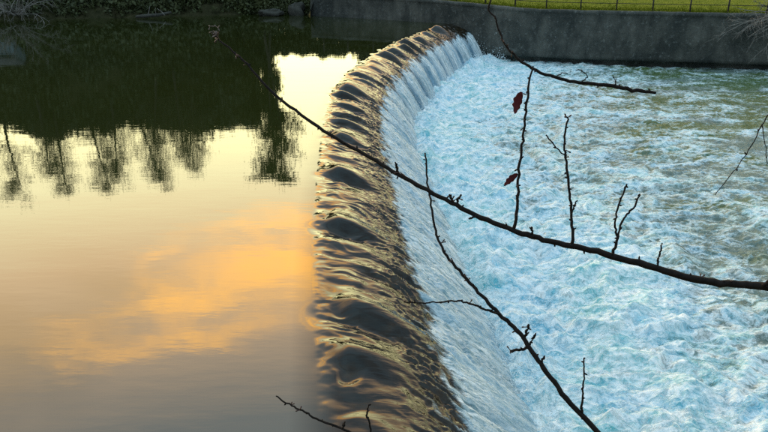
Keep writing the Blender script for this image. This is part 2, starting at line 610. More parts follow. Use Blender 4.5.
# pillows: water welling over single stones of the crest, hollow behind each
pil = np.zeros_like(Z)
stones = [(15.4, 0.42, 0.34, 0.75, 0.20), (12.35, 0.40, 0.40, 0.85, 0.20), (9.0, 0.55, 0.42, 0.95, 0.22), (7.75, 0.35, 0.33, 0.60, 0.09), (18.6, 0.45, 0.38, 0.7, 0.18)]
yy = 20.6
while yy < 46:
    stones.append((yy, random.uniform(0.25, 0.75), random.uniform(0.25, 0.6), random.uniform(0.5, 1.0), random.uniform(0.08, 0.26)))
    yy += random.uniform(0.9, 2.9)
yy = 1.4
while yy < 5.6:
    stones.append((yy, 0.7, 0.4, 0.8, 0.05))
    yy += 1.6
for (y, tc, rs, rt, h) in stones:
    sc = s_of_y(y)
    i0, i1 = np.searchsorted(s_len, [sc - 2.5, sc + 2.5])
    ss, tt = S[i0:i1] - sc, T[i0:i1] - tc
    sk = ss + 0.42 * tt
    up = np.where(tt < 0, rt * 0.32, rt)
    g = np.exp(-(sk / rs) ** 2 - (tt / up) ** 2)
    near_side = np.exp(-((sk + rs * 1.15) / (rs * 0.55)) ** 2 - ((tt - 0.25) / (rt * 0.75)) ** 2)
    pil[i0:i1] = np.maximum(pil[i0:i1], np.exp(-(sk / rs / 1.1) ** 4 - (tt / up / 1.1) ** 4))
    Z[i0:i1] += 0.85 * h * g - 0.5 * h * near_side
calm = 1 - 0.85 * pil
# streaks and ropes along the flow
warp = 0.42 * T + 0.40 * fbm(S * 0.9, T * 0.8, 3, 31)
st1 = fbm((S + warp) * 1.9, T * 0.60, 3, 21, 0.42)
st2 = fbm((S + warp) * 8.5, T * 1.9, 3, 22)
slope_on = smooth(-0.08, 0.35, T)
wrinkle = 0.30 + 0.95 * smooth(-0.35, 0.45, fbm(S * 0.75, T * 0.9, 2, 33))
Z += slope_on * calm * wrinkle * ((0.066 - 0.022 * smooth(0.7, 1.2, T)) * st1 + (0.010 + 0.012 * smooth(0.5, 1.0, T)) * st2) * (1 + 0.6 * smooth(0.7, 1.6, T))
# small standing waves where the sheet thins
chop = fbm(S * 5.0, T * 3.6, 3, 23)
chop2 = fbm(S * 11.0, T * 8.0, 3, 24)
Z += calm * smooth(0.5, 1.4, T) * (0.016 * chop + 0.030 * chop2 * smooth(0.65, 1.3, T + 0.25 * st1))
# ribs on the steep face, strong on the far curve
cuts = [0.0]
while cuts[-1] < s_len[-1] + 3:
    cuts.append(cuts[-1] + random.uniform(1.35, 2.5))
ph = np.interp(s_len, cuts, np.arange(len(cuts)))[:, None] + 0.05 * T + 0.06 * fbm(S * 1.2, T * 0.8, 2, 44)
fr = np.abs(2 * (ph - np.floor(ph)) - 1)               # 1 in the gaps between the strands
rib = 1 - fr ** 2.4
rib2 = 1 - np.abs(perlin(S * 2.2 + 0.12 * T, T * 0.12, 42)) * 2.0
ribamp = 0.10 + 0.34 * smooth(19, 27, Y0)
face = smooth(LIP - 0.3, LIP + 0.7, T)
ribs = rib * 0.75 + rib2 * 0.25
Z += face * ribamp * (ribs - 0.6)
Z += face * 0.022 * fbm(S * 9, T * 5, 3, 43)
Z = np.where(T < 0, Z * smooth(-0.32, -0.02, T), Z)
Z += 0.016 * smooth(-0.14, -0.02, T) * smooth(0.22, 0.04, T) * (0.4 + fbm(S * 2.6, T * 2.0, 3, 46)) * smooth(5.5, 8, Y0)
X = crest[:, 0][:, None] + norm[:, 0][:, None] * T
Yc = crest[:, 1][:, None] + norm[:, 1][:, None] * T
lipn = T + 0.16 * st1 + 0.14 * st2 + 0.12 * chop
foam = smooth(LIP - 0.35, LIP + 0.45, lipn)
foam = np.maximum(foam, 0.48 * smooth(0.5, 1.4, T) * smooth(0.25, 0.9, st2 + 0.4 * chop) * calm)
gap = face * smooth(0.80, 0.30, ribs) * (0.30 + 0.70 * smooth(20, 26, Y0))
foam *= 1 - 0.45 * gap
foam = np.clip(foam + 0.15 * smooth(0.6, 1.0, T / fo), 0, 1)
thin = smooth(-0.15, -0.04, T) * (1 - smooth(LIP - .2, LIP + .3, T)) * (0.35 + 0.65 * smooth(-0.3, 0.5, -st1)) * calm
thin = np.clip(thin + 0.8 * smooth(0.7, 1.2, T) * (1 - smooth(LIP - .1, LIP + .3, T)) * smooth(-0.2, 0.5, chop), 0, 1)
thin = np.maximum(thin, smooth(-0.14, -0.03, T) * smooth(0.25, 0.05, T) * smooth(7, 9, Y0))
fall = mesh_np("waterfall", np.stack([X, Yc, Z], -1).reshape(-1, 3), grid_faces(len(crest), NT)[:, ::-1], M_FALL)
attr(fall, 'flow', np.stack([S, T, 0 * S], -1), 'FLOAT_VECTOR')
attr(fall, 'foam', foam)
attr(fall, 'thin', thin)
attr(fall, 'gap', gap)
tag(fall, 'sheet of river water spilling over the long curved weir', kind='structure')

# ---- upper pool
py = np.concatenate([np.linspace(0.6, 20, 80), np.linspace(20.5, 58, 80)])
edge = np.interp(py, crest[:, 1] + norm[:, 1] * -0.9, crest[:, 0] + norm[:, 0] * -0.9)
u = np.concatenate([np.linspace(0, 30, 40), [40, 60, 90, 150, 250]])
PX = edge[:, None] - u[None, :]
PY = py[:, None] * np.ones_like(PX)
pool = mesh_np("upstream_water", np.stack([PX, PY, np.full_like(PX, -0.004)], -1).reshape(-1, 3), grid_faces(len(py), len(u)), M_POOL)
tag(pool, 'calm upper river mirroring the sunset sky and trees', kind='structure')

# ---- lower river
fx = crest[:, 0] + norm[:, 0] * foot_off(crest[:, 1])
fy = crest[:, 1] + norm[:, 1] * foot_off(crest[:, 1])
dy = []
y = 0.6
while y < 50:
    dy.append(y)
    y += 0.035 * max(1.0, min(3.2, y / 11.0))
ty = np.array(dy)
dx = []
x = -0.7
while x < 34:
    dx.append(x)
    x += 0.045 if x < 9 else 0.045 * (1 + (x - 9) * 0.10)
dx += [37, 42, 50, 65, 90, 130, 200]
tu = np.array(dx)
tx0 = np.interp(ty, fy, fx)
TX = tx0[:, None] + tu[None, :]
TY = ty[:, None] * np.ones_like(TX)
DD = np.maximum(tu[None, :], 0) * np.ones_like(TX)
wx = TX + 0.5 * fbm(TX * 0.5, TY * 0.5, 2, 51)
wy = TY + 0.5 * fbm(TX * 0.5, TY * 0.5, 2, 52)
swell = fbm(wx * 0.30, wy * 0.42, 3, 53)
dome = np.clip(fbm(wx * 0.55, wy * 0.75, 2, 63), 0, 2) ** 1.3
lump = billow(wx * 0.95, wy * 1.30, 4, 54, 0.50)
fine = billow(wx * 4.2, wy * 5.4, 3, 58, 0.5)
boil = np.exp(-DD / 3.2)
mid = np.exp(-DD / 11.0)
damp = smooth(60, 30, TX)
tz = -D + damp * (0.09 * swell * (0.5 + mid) + 0.26 * dome * np.exp(-DD / 7.0) + lump * (0.022 + 0.085 * mid + 0.06 * boil) + fine * (0.010 + 0.016 * mid))
tz += 0.16 * np.exp(-((DD - 0.25) / 0.55) ** 2) * (0.7 + 0.9 * fbm(TY * 1.7, DD * 1.5, 3, 59))
fcov = 0.13 + 0.80 * np.exp(-DD / 6.8) + 0.18 * swell + 0.12 * lump
fcov += 0.35 * np.exp(-((DD - 0.3) / 0.8) ** 2) + 0.22 * fbm(wx * 0.8, wy * 1.3, 2, 64) * smooth(2, 6, DD)
fcov += 0.22 * smooth(14, 6, TY) * smooth(14, 4, DD)
fcov += 0.20 * smooth(26, 38, TY) * smooth(9, 2, DD)
fcov = np.clip(fcov, 0.06, 1.15)
green_reflection = smooth(0.05, 0.6, fbm(TX * 0.16, TY * 0.5, 3, 61) + 0.9 * smooth(20, 27, TY) * smooth(6, 10, DD) - 0.35)  # patches where the painted bank reflection tints the water green
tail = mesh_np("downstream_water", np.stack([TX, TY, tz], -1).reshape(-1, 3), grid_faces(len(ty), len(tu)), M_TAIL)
attr(tail, 'foam', fcov)
attr(tail, 'green_reflection', green_reflection)
tag(tail, 'churning foamy lower river below the weir', kind='structure')

# ---- spray thrown up along the foot of the fall
n = 13000
si = rng.integers(0, len(fx), n)
ok = rng.exponential(0.30, n)
sp = np.stack([fx[si] + norm[si, 0] * (ok - 0.15) + rng.normal(0, .1, n), fy[si] + norm[si, 1] * (ok - 0.15) + rng.normal(0, .1, n),
               -D + 0.12 + rng.exponential(0.10, n)], 1)
burst = []
for k in range(26):
    j = int(np.searchsorted(fy, 40.5 + 4.6 * random.random()))
    c = np.array([fx[j] + random.uniform(0.2, 2.6), fy[j] + random.uniform(-.3, .8), -D + 0.2])
    m = 60
    hgt = random.uniform(0.1, 0.32)
    burst.append(c + np.stack([rng.normal(0, .16, m), rng.normal(0, .12, m), rng.exponential(hgt, m)], 1))
sp = np.vstack([sp] + burst)
sp = sp[sp[:, 1] < 45.6]
r = rng.uniform(0.004, 0.013, len(sp))[:, None]
r[n:] *= 1.6
oct_v = np.array([(1, 0, 0), (-1, 0, 0), (0, 1, 0), (0, -1, 0), (0, 0, 1.3), (0, 0, -1.3)])
V = (sp[:, None, :] + oct_v[None] * r[:, None]).reshape(-1, 3)
of = np.array([(0, 2, 4), (2, 1, 4), (1, 3, 4), (3, 0, 4), (2, 0, 5), (1, 2, 5), (3, 1, 5), (0, 3, 5)])
spray = mesh_np("spray", V, (np.arange(len(sp))[:, None, None] * 6 + of[None]).reshape(-1, 3), M_SPRAY)
tag(spray, 'white droplets of spray flying at the foot of the weir', 'spray', kind='stuff')

# ------------------------------------------------------------------ far bank
wl = smooth_poly(WALL, 0.25)
wl = wl[wl[:, 0] < 120]


def bank_y(x):
    xs = np.concatenate([[-400, -60, -25.8, -19.3, -13, -9, -5.2], wl[:, 0], [400]])
    ys = np.concatenate([[60, 47, 48.5, 49.2, 51.0, 52.0, 51.7], wl[:, 1], [wl[-1, 1]]])
    return np.interp(x, xs, ys)


def wall_top(x):
    return np.interp(x, [-6, 3, 9, 40], [1.5, 1.42, 1.15, 1.12])


def ground_z(x, v):
    """height of the far bank at v metres behind its water line"""
    isw = smooth(-5.6, -4.7, x)
    nat = -0.7 + 1.5 * smooth(-0.8, 1.8, v) + 0.25 * fbm(x * 0.5, v * 0.5, 3, 71)
    flat = wall_top(x) - 0.02 + 0.0 * v
    hill = (9.6 + 0.9 * fbm(x * 0.16, v * 0.1, 3, 72)) * smooth(2.0, 12.0, v) * smooth(0.0, -0.7, x + 9.2 + 0.20 * np.clip(v - 3, 0, 900))
    rise = 0.035 * np.clip(v - 3, 0, 40) * smooth(4, 12, x) + 0.0015 * np.clip(v - 20, 0, 400)
    return (1 - isw) * nat + isw * flat + hill + rise


gx_ = np.concatenate([[-400, -250, -160, -110, -80], np.arange(-60, 40, 0.4), [45, 52, 65, 90, 130, 200, 400]])
gv = np.concatenate([[-0.8, -0.4], np.arange(0.0, 16, 0.35), [17, 19, 22, 26, 32, 40, 55, 80, 120, 200, 400, 800]])
GX = gx_[:, None] * np.ones((1, len(gv)))
GV = gv[None, :] * np.ones((len(gx_), 1))
iswall = (GX > -4.9)
GV = np.where(iswall, np.maximum(GV, 0.42), GV)
GZ = ground_z(GX, GV)
GY = bank_y(GX) + GV
ground = mesh_np("ground", np.stack([GX, GY, GZ], -1).reshape(-1, 3), grid_faces(len(gx_), len(gv))[:, ::-1], M_GROUND)
attr(ground, 'meadow', smooth(3.0, 6.0, GX))
tag(ground, 'far river bank with grassy meadow and wooded hillside', kind='structure')

# retaining wall with a recessed, washed-out footing
wx_, wy_ = wl[:, 0], wl[:, 1]
sel = wx_ < 60
wx_, wy_ = wx_[sel], wy_[sel]
wt = np.gradient(np.stack([wx_, wy_], 1), axis=0)
wt /= np.linalg.norm(wt, axis=1)[:, None]
wn = np.stack([wt[:, 1], -wt[:, 0]], 1)                # towards the river
wtop = wall_top(wx_)
ws = np.arange(len(wx_)) * 0.25
prof = [(-0.45, None, 0.0), (-0.02, None, 0.0), (0.03, None, -0.06), (0.05, None, -0.16), (0.02, None, -0.20)]
rows = []
for off, _, dz in prof:
    nz = 0.02 * fbm(ws * 1.3, ws * 0 + off * 9, 3, 81)
    rows.append(np.stack([wx_ + wn[:, 0] * (off + nz), wy_ + wn[:, 1] * (off + nz), wtop + dz + 0.02 * fbm(ws * 0.8, ws * 0, 3, 82)], 1))
zs = np.linspace(0, 1, 16)
for f in zs:
    z = (wtop - 0.24) * (1 - f) + (-1.62) * f
    off = 0.0 + 0.16 * f + 0.035 * fbm(ws * 0.9, z * 1.1, 4, 83)
    rows.append(np.stack([wx_ + wn[:, 0] * off, wy_ + wn[:, 1] * off, z], 1))
for z, off in ((-1.66, -0.05), (-1.75, -0.30), (-2.6, -0.34)):
    o2 = off + 0.06 * fbm(ws * 0.7, ws * 0 + z, 3, 84)
    rows.append(np.stack([wx_ + wn[:, 0] * o2, wy_ + wn[:, 1] * o2, z + 0.05 * fbm(ws * 0.6, ws * 0, 2, 85)], 1))
R = np.stack(rows, 0)
wall = mesh_np("retaining_wall", R.reshape(-1, 3), grid_faces(R.shape[0], R.shape[1])[:, ::-1], M_WALL)
tag(wall, 'long dark weathered river wall on the far bank with grass on top', 'wall')

# grass tufts along the wall top
n = 16000
gxx = rng.uniform(3.5, 30, n)
gvv = 0.30 + rng.exponential(1.6, n)
gyy = bank_y(gxx) + gvv
gzz = ground_z(gxx, gvv) - 0.02
hh = rng.uniform(0.05, 0.15, n)
lean = rng.normal(0, 0.05, (n, 2))
lean[:, 1] -= 0.02
wd = 0.012
base = np.stack([gxx, gyy, gzz], 1)
v = np.stack([base + [-wd, 0, 0], base + [wd, 0, 0], base + np.stack([lean[:, 0], lean[:, 1], hh], 1)], 1).reshape(-1, 3)
grass = mesh_np("grass", v, (np.arange(n)[:, None] * 3 + np.arange(3)[None]), M_GRASS)
tag(grass, 'short yellow green grass along the top of the river wall', 'grass', kind='stuff')

# undergrowth on the hillside and along the water line
n = 80000
ux = np.where(rng.random(n) < 0.12, rng.uniform(-10.4, -8.9, n), rng.uniform(-62, -9.0, n))
uv = rng.uniform(0.5, 13.5, n)
ok = fbm(ux * 0.5, uv * 0.5, 3, 91) > -0.55
ux, uv = ux[ok], uv[ok]
uz = ground_z(ux, uv) + np.abs(rng.normal(0, 0.35, len(ux))) * (0.6 + 0.8 * np.clip(fbm(ux * 0.3, uv * 0.3, 2, 92) + .5, 0, 2))
mb = MB()
mb.leaves(np.stack([ux, bank_y(ux) + uv, uz], 1), 0.34)
n = 9000
ux = rng.uniform(-10.4, -4.9, n)
uv = rng.uniform(0.3, 5.0, n)
uz = ground_z(ux, uv) + np.abs(rng.normal(0, 0.30, n))
mb.leaves(np.stack([ux, bank_y(ux) + uv, uz], 1), 0.22)
und = mb.build("undergrowth", M_LEAF)
tag(und, 'dark ivy and brambles covering the far bank hillside', 'undergrowth', kind='stuff')


# ------------------------------------------------------------------ trees
def curve_pts(p, d, length, n, bend=0.15, grav=0.0):
    pts = [np.array(p, float)]
    d = np.array(d, float)
    d /= np.linalg.norm(d)
    for i in range(n):
        d = d + rng.normal(0, bend, 3) + np.array([0, 0, grav])
        d /= np.linalg.norm(d)
        pts.append(pts[-1] + d * length / n)
    return np.array(pts), d


def tree(x, y, h, base, rad, nleaf, label, lean=(0, 0), stems=1, leafsize=0.2, name="bank_tree", mat=None, group="trees on the far bank", trunk_r=None):
    z0 = float(ground_z(np.array([x]), np.array([y - float(bank_y(x))]))[0])
    root = empty(name, (x, y, z0 - 0.15))
    tag(root, label, 'tree', group)
    tm, lf = MB(), MB()
    tips = []
    tr = trunk_r or (0.10 + h * 0.009)
    for s in range(stems):
        off = np.array([0.45 * (s - (stems - 1) / 2), 0.2 * s, 0])
        pts, d = curve_pts(off, (lean[0] + rng.normal(0, .03), lean[1], 1), h * 0.93, 9, 0.045, 0.02)
        rr = tr * (1 - 0.86 * np.linspace(0, 1, 10))
        tm.tube(pts, rr, 8, 0.06)
        nl = int(17 / stems) + 3
        for k in range(nl):
            f = base / h + (0.97 - base / h) * (k + rng.uniform(0, .8)) / nl
            i = min(8, int(f * 9))
            p = pts[i] + (pts[i + 1] - pts[i]) * (f * 9 - i)
            a = rng.uniform(0, 2 * np.pi)
            g = (f - base / h) / (1 - base / h)
            ln = rad * (0.55 + 0.75 * math.sin(math.pi * min(1, 0.18 + 0.82 * g))) * rng.uniform(0.6, 1.1)
            lp, ld = curve_pts(p, (math.cos(a), math.sin(a), 0.45 + 0.5 * g), ln, 6, 0.16, 0.03)
            tm.tube(lp, tr * (0.34 - 0.2 * f) * (1 - 0.85 * np.linspace(0, 1, 7)), 5)
            for q in range(6):
                j = rng.integers(1, 6)
                sp_, sd = curve_pts(lp[j], rng.normal(0, 1, 3) + ld + [0, 0, .3], ln * rng.uniform(.25, .5), 4, 0.25)
                tm.tube(sp_, np.linspace(0.016, 0.006, 5), 4)
                tips.extend([sp_[2], sp_[3], sp_[4]])
            tips.extend([lp[5], lp[6]])
    tips = np.array(tips)
    c = tips[rng.integers(0, len(tips), nleaf)] + rng.normal(0, 0.27, (nleaf, 3))
    lf.leaves(c, leafsize)
    tm.build("trunk", M_TRUNK, root)
    lf.build("crown", mat or M_LEAF2, root, shade=False)
    return root


def azx(px, y):
    """ground x seen in the photo column px at distance y (rough aiming)"""
    return (px - 384) / FPX * (y * math.cos(PITCH) + 1.8)


spots = [  # column, y, height above own foot, crown base, radius, leaves, label
    (36, 57, 7.6, 2.0, 1.6, 2000, 'slim bare-topped tree mirrored nearest the left edge of the pool'),
    (72, 59, 6.4, 1.0, 1.9, 2400, 'second tree from left mirrored in the pool, shorter and rounder'),
    (120, 58, 7.8, 1.5, 2.0, 2800, 'tall lacy tree mirrored left of the twin dark trunks'),
    (148, 56, 7.0, 2.0, 1.6, 1900, 'tree with the darkest trunk mirrored in the middle of the left pool'),
    (182, 58, 6.8, 1.2, 2.1, 2600, 'broad lacy tree mirrored at the right end of the left group'),
    (20, 56, 7.2, 2.4, 1.2, 1300, 'thin leaning tree mirrored close to the left edge of the pool'),
    (97, 57, 7.4, 1.6, 1.5, 1700, 'narrow tree mirrored between the two tallest trees of the left group'),
    (166, 56, 7.6, 2.2, 1.4, 1600, 'thin tree mirrored just right of the darkest trunk'),
    (-20, 58, 7.0, 2.0, 2.0, 1900, 'tree mirrored beyond the left edge of the pool'),
    (-75, 58, 11.0, 3.0, 2.2, 900, 'tree on the left hillside outside the photo edge'),
    (-130, 57, 12.0, 3.0, 2.4, 900, 'tree farthest to the left on the hillside'),
]
for (px, y, h, b, r_, nl, lab) in spots:
    tree(azx(px, y), y, h, b, r_, int(nl * 2.2), lab, trunk_r=0.13, leafsize=0.13)
tree(azx(266, 53.5), 53.5, 12.4, 6.8, 2.2, 7500, 'slender twin-stemmed tree mirrored beside the bright gap near the weir', stems=2, name="slender_tree", trunk_r=0.12, mat=M_LEAF)
# evergreen closing the hillside at its right end
r0 = tree(azx(243, 55), 55, 7.6, 0.6, 1.9, 9000, 'dense dark evergreen mirrored at the right end of the wooded hill', name="evergreen_tree", mat=M_LEAF, leafsize=0.26)
r1 = tree(azx(258, 54.5), 54.5, 8.4, 0.5, 1.0, 9000, 'narrow dark evergreen on the bank left of the fence', name="evergreen_tree", mat=M_LEAF, leafsize=0.24)
# trees beyond the meadow
for (x, y, h, lab) in [(-1.5, 66, 4.2, 'low bushy tree behind the fence left of the weir'), (4, 70, 6.0, 'bushy tree in the meadow straight beyond the weir end'),
                       (15, 76, 13, 'tall tree beyond the meadow behind the plain wall'), (22, 70, 15, 'tallest tree beyond the meadow towards the right edge'),
                       (30, 66, 13, 'tall tree beyond the meadow just outside the right edge'), (37, 62, 15, 'broad tree beyond the meadow outside the right edge'),
                       (45, 57, 13, 'tree far to the right beyond the meadow'), (54, 52, 14, 'tree farthest to the right beyond the meadow')]:
    tree(x, y, h, h * 0.15, h * 0.26, 5000 if h < 7 else 6500, lab, name="meadow_tree", mat=M_LEAF, leafsize=0.34, group="trees beyond the meadow")

# low hedge behind the fence (mirrored under the bright gap)
hr = empty("hedge", (-4, 55.0, 1.3))
tag(hr, 'low dark hedge behind the fence left of the weir', 'hedge')
mb = MB()
n = 42000
hx = rng.uniform(-6.5, 7.5, n)
hz = rng.uniform(0, 1, n) ** 0.8 * (2.0 + 0.4 * fbm(hx * 0.9, hx * 0, 3, 95))
mb.leaves(np.stack([hx, rng.normal(0, 0.4, n), hz], 1), 0.2)
mb.build("foliage", M_LEAF, hr, shade=False)
for k in range(22):
    mb = MB()
    a = np.array([-6.3 + 0.64 * k, rng.normal(0, .1), -0.1])
    mb.tube(curve_pts(a, (0, 0, 1), 1.2, 4, 0.1)[0], np.linspace(.03, .01, 5), 5)
    mb.build("stem", M_TRUNK, hr)

# ------------------------------------------------------------------ fence along the wall top
fence = empty("fence", (0, 0, 0))
tag(fence, 'dark wooden post and rail fence along the top of the river wall', 'fence')
d_ = np.concatenate([[0], np.cumsum(np.hypot(np.diff(wx_), np.diff(wy_)))])
posts = []
post_mesh = None
for k in range(26):
    dd = 0.6 + k * 2.05
    x, y = np.interp(dd, d_, wx_) , np.interp(dd, d_, wy_)
    nx_, ny_ = np.interp(dd, d_, wn[:, 0]), np.interp(dd, d_, wn[:, 1])
    px_, py_ = x - nx_ * 0.62, y - ny_ * 0.62
    z = float(ground_z(np.array([px_]), np.array([py_ - float(bank_y(px_))]))[0])
    posts.append((px_, py_, z, math.atan2(-nx_, ny_)))
    if post_mesh is None:
        mb = MB()
        mb.box((-0.035, -0.035, -0.2), (0.035, 0.035, 1.12), 0.005)
        mb.box((-0.042, -0.042, 1.12), (0.042, 0.042, 1.15), 0.004)
        p0 = mb.build("post", M_WOOD, fence, shade=False)
        post_mesh = p0.data
    else:
        p0 = bpy.data.objects.new("post", post_mesh)
        COL.objects.link(p0)
        p0.parent = fence
    p0.location = (px_, py_, z)
    p0.rotation_euler = (rng.normal(0, .015), rng.normal(0, .015), posts[-1][3])
for k in range(len(posts) - 1):
    a, b = np.array(posts[k][:3]), np.array(posts[k + 1][:3])
    for hgt in (0.42, 0.98):
        mb = MB()
        e = (b - a) / np.linalg.norm(b - a)
        out = np.array([e[1], -e[0], 0]) * 0.048
        pts = np.array([a + out + e * 0.0 + [0, 0, hgt], (a + b) / 2 + out + [0, 0, hgt - 0.012], b + out - e * 0.004 + [0, 0, hgt]])
        mb.tube(pts, 0.019, 6, 0.1)
        mb.build("rail", M_WOOD, fence)

# ------------------------------------------------------------------ small things on the far bank
# shed behind the left brush, mirrored at the left edge
sx, sy = azx(4, 54), 52.5
sh = empty("shed", (sx, sy, 0.9))
tag(sh, 'small pale blue-grey shed on the bank mirrored at the left edge', 'shed')
mb = MB()
w, dpt, ht = 1.5, 1.0, 2.1
mb.add([(-w, -dpt, -.3), (w, -dpt, -.3), (w, dpt, -.3), (-w, dpt, -.3), (-w, -dpt, ht), (w, -dpt, ht), (w, dpt, ht), (-w, dpt, ht), (-w, 0, ht + .6), (w, 0, ht + .6)],
       [(0, 1, 5, 4), (2, 3, 7, 6)], None)
mb.add([(-w, -dpt, -.3), (-w, dpt, -.3), (-w, dpt, ht), (-w, -dpt, ht), (-w, 0, ht + .6), (w, -dpt, -.3), (w, dpt, -.3), (w, dpt, ht), (w, -dpt, ht), (w, 0, ht + .6)],
       [(0, 3, 2, 1), (5, 6, 7, 8)], [(3, 4, 2), (8, 7, 9)])
mb.build("wall", M_SHED, sh, shade=False)
for s in (-1, 1):
    mb = MB()
    v0 = np.array([(-w - .15, s * (dpt + .2), ht - .10), (w + .15, s * (dpt + .2), ht - .10), (w + .15, 0, ht + .63), (-w - .15, 0, ht + .63)])
    v1 = v0 + [0, 0, 0.05]
    mb.add(np.vstack([v0, v1]), [(0, 1, 2, 3), (7, 6, 5, 4), (0, 4, 5, 1), (1, 5, 6, 2), (2, 6, 7, 3), (3, 7, 4, 0)])
    mb.build("roof", M_ROOF, sh, shade=False)
for k in range(10):
    mb = MB()
    xx = -w + 0.02 + k * 0.3
    mb.box((xx, -dpt - .022, -.25), (xx + .26, -dpt - .003, ht - .02), 0.002)
    mb.build("board", M_SHED, sh, shade=False)

# fallen log and stone slab at the water line
lx, ly = azx(155, 50), 49.6
lg = empty("fallen_log", (lx, ly, 0.0))
tag(lg, 'grey fallen log lying at the waterline below the wooded hill', 'log')
mb = MB()
mb.tube([(-1.2, 0.1, 0.10), (-.5, 0, .16), (.3, .05, .22), (1.2, .25, .38)], [.10, .12, .11, .08], 9, .08)
mb.build("trunk", M_STONE, lg)
for k in range(3):
    mb = MB()
    mb.tube(curve_pts((-.4 + .6 * k, .03, .2), (rng.normal(0, .6), -.3, .8), .7, 4, .15)[0], np.linspace(.03, .01, 5), 5)
    mb.build("branch_stub", M_PALE, lg)
bx_, by_ = azx(271, 52), 51.5


def rock(name, loc, size, mat, seed, label=None, cat=None, group=None):
    th, ph = np.meshgrid(np.linspace(0, 2 * np.pi, 15)[:-1], np.linspace(0.02, np.pi - .02, 9))
    n = np.stack([np.cos(th) * np.sin(ph), np.sin(th) * np.sin(ph), np.cos(ph)], -1)
    bx = np.sign(n) * np.abs(n) ** 0.6
    r = 1 + 0.45 * fbm(n[..., 0] * 1.5 + seed, n[..., 1] * 1.5 + n[..., 2], 3, seed)
    vv = (bx * r[..., None] * np.array(size)).reshape(-1, 3)
    a, b = ph.shape
    f = [(i * b + j, (i + 1) * b + j, (i + 1) * b + (j + 1) % b, i * b + (j + 1) % b) for i in range(a - 1) for j in range(b)]
    o = mesh_np(name, vv, np.array(f), mat, None, shade=False)
    o.location = loc
    if label:
        tag(o, label, cat, group)
    return o


rock("stone_slab", (bx_, by_, 0.18), (0.85, 0.5, 0.22), M_STONE, 3, 'flat grey stone slab at the waterline near the end of the wall', 'stone')
rock("boulder", (bx_ + 1.9, by_ + .5, 0.3), (0.55, 0.45, 0.5), M_STONE, 9, 'grey boulder between the stone slab and the river wall', 'boulder')


def bare_shrub(name, loc, label, nstem, spread, length, mat, bias=(0, 0, 0.6), grav=-0.03, base_r=0.03):
    root = empty(name, loc)
    tag(root, label, 'shrub')
    for k in range(nstem):
        mb = MB()
        d = np.array([rng.normal(0, spread), rng.normal(0, spread * .6), 0.0]) + bias
        L = length * rng.uniform(.6, 1.1)
        pts, dd = curve_pts(rng.normal(0, .15, 3) * [1, 1, 0], d, L, 8, 0.12, grav)
        mb.tube(pts, np.linspace(base_r, 0.009, 9), 5)
        for q in range(9):
            j = rng.integers(2, 8)
            sp_, sd = curve_pts(pts[j], (pts[j + 1] - pts[j]) * 8 / L + rng.normal(0, .55, 3), L * rng.uniform(.15, .42), 4, .18, grav)
            mb.tube(sp_, np.linspace(.011, .005, 5), 4)
            for w_ in range(2):
                tw, _ = curve_pts(sp_[rng.integers(1, 4)], sd + rng.normal(0, .6, 3), L * .12, 3, .2, grav)
                mb.tube(tw, np.linspace(.006, .003, 4), 4)
        mb.build("stem", mat, root)
    return root


bare_shrub("bare_shrub", (azx(14, 48.5), 48.7, 0.3), 'bare tangled shrub with pale twigs leaning over the pool at upper left', 16, 0.9, 3.6, M_PALE, (0.35, -0.5, 0.55), -0.04)
bare_shrub("bare_shrub", (azx(-30, 48.5), 48.2, 0.3), 'bare shrub on the left bank cut by the photo edge', 10, 0.8, 3.0, M_PALE, (0.5, -0.3, 0.5), -0.03)
xr = 22.6
bare_shrub("bare_shrub", (xr, float(bank_y(xr)) + .35, 1.05), 'bare grey shrub hanging over the river wall at upper right', 17, 0.42, 4.0, M_PALE, (-0.8, -0.45, -0.05), -0.06, 0.035)
bare_shrub("bare_shrub", (xr + .6, float(bank_y(xr)) + .9, 1.05), 'upright bare brown shrub on top of the wall at the right edge', 10, 0.6, 2.2, M_PALE, (-0.5, -0.2, 0.7), 0.0, 0.02)

# ------------------------------------------------------------------ near bank (below and behind the viewer)
mb = MB()
mb.box((-200, -200, -4), (200, 0.62, 3.35))
nb = mb.build("near_bank", M_GROUND, None, shade=False)
attr(nb, 'meadow', np.full(8, 0.6))
tag(nb, 'raised near bank where the viewer stands', kind='structure')

# ------------------------------------------------------------------ the bare tree whose branches cross the view
R3 = np.array([1., 0, 0])
U3 = np.array([0, math.sin(PITCH), math.cos(PITCH)])
F3 = np.array([0, math.cos(PITCH), -math.sin(PITCH)])


def pt(px, py, dep):
    return np.array([0, 0, H]) + dep * (R3 * (px - 384) / FPX + U3 * (216 - py) / FPX + F3)


def resample(P, n):
    P = np.asarray(P, float)
    d = np.arange(len(P), dtype=float)
    # Catmull-Rom through the points
    out = []
    for u in np.linspace(0, len(P) - 1, n):
        i = min(int(u), len(P) - 2)
        f = u - i
        p0, p1, p2, p3 = P[max(i - 1, 0)], P[i], P[i + 1], P[min(i + 2, len(P) - 1)]
        out.append(0.5 * ((2 * p1) + (-p0 + p2) * f + (2 * p0 - 5 * p1 + 4 * p2 - p3) * f * f + (-p0 + 3 * p1 - 3 * p2 + p3) * f ** 3))
    return np.array(out)


TREE = empty("bare_tree", (2.2, -0.35, 3.3))
tag(TREE, 'bare dark fruit tree whose thin budding branches cross the foreground', 'tree')
T0 = np.array(TREE.location)


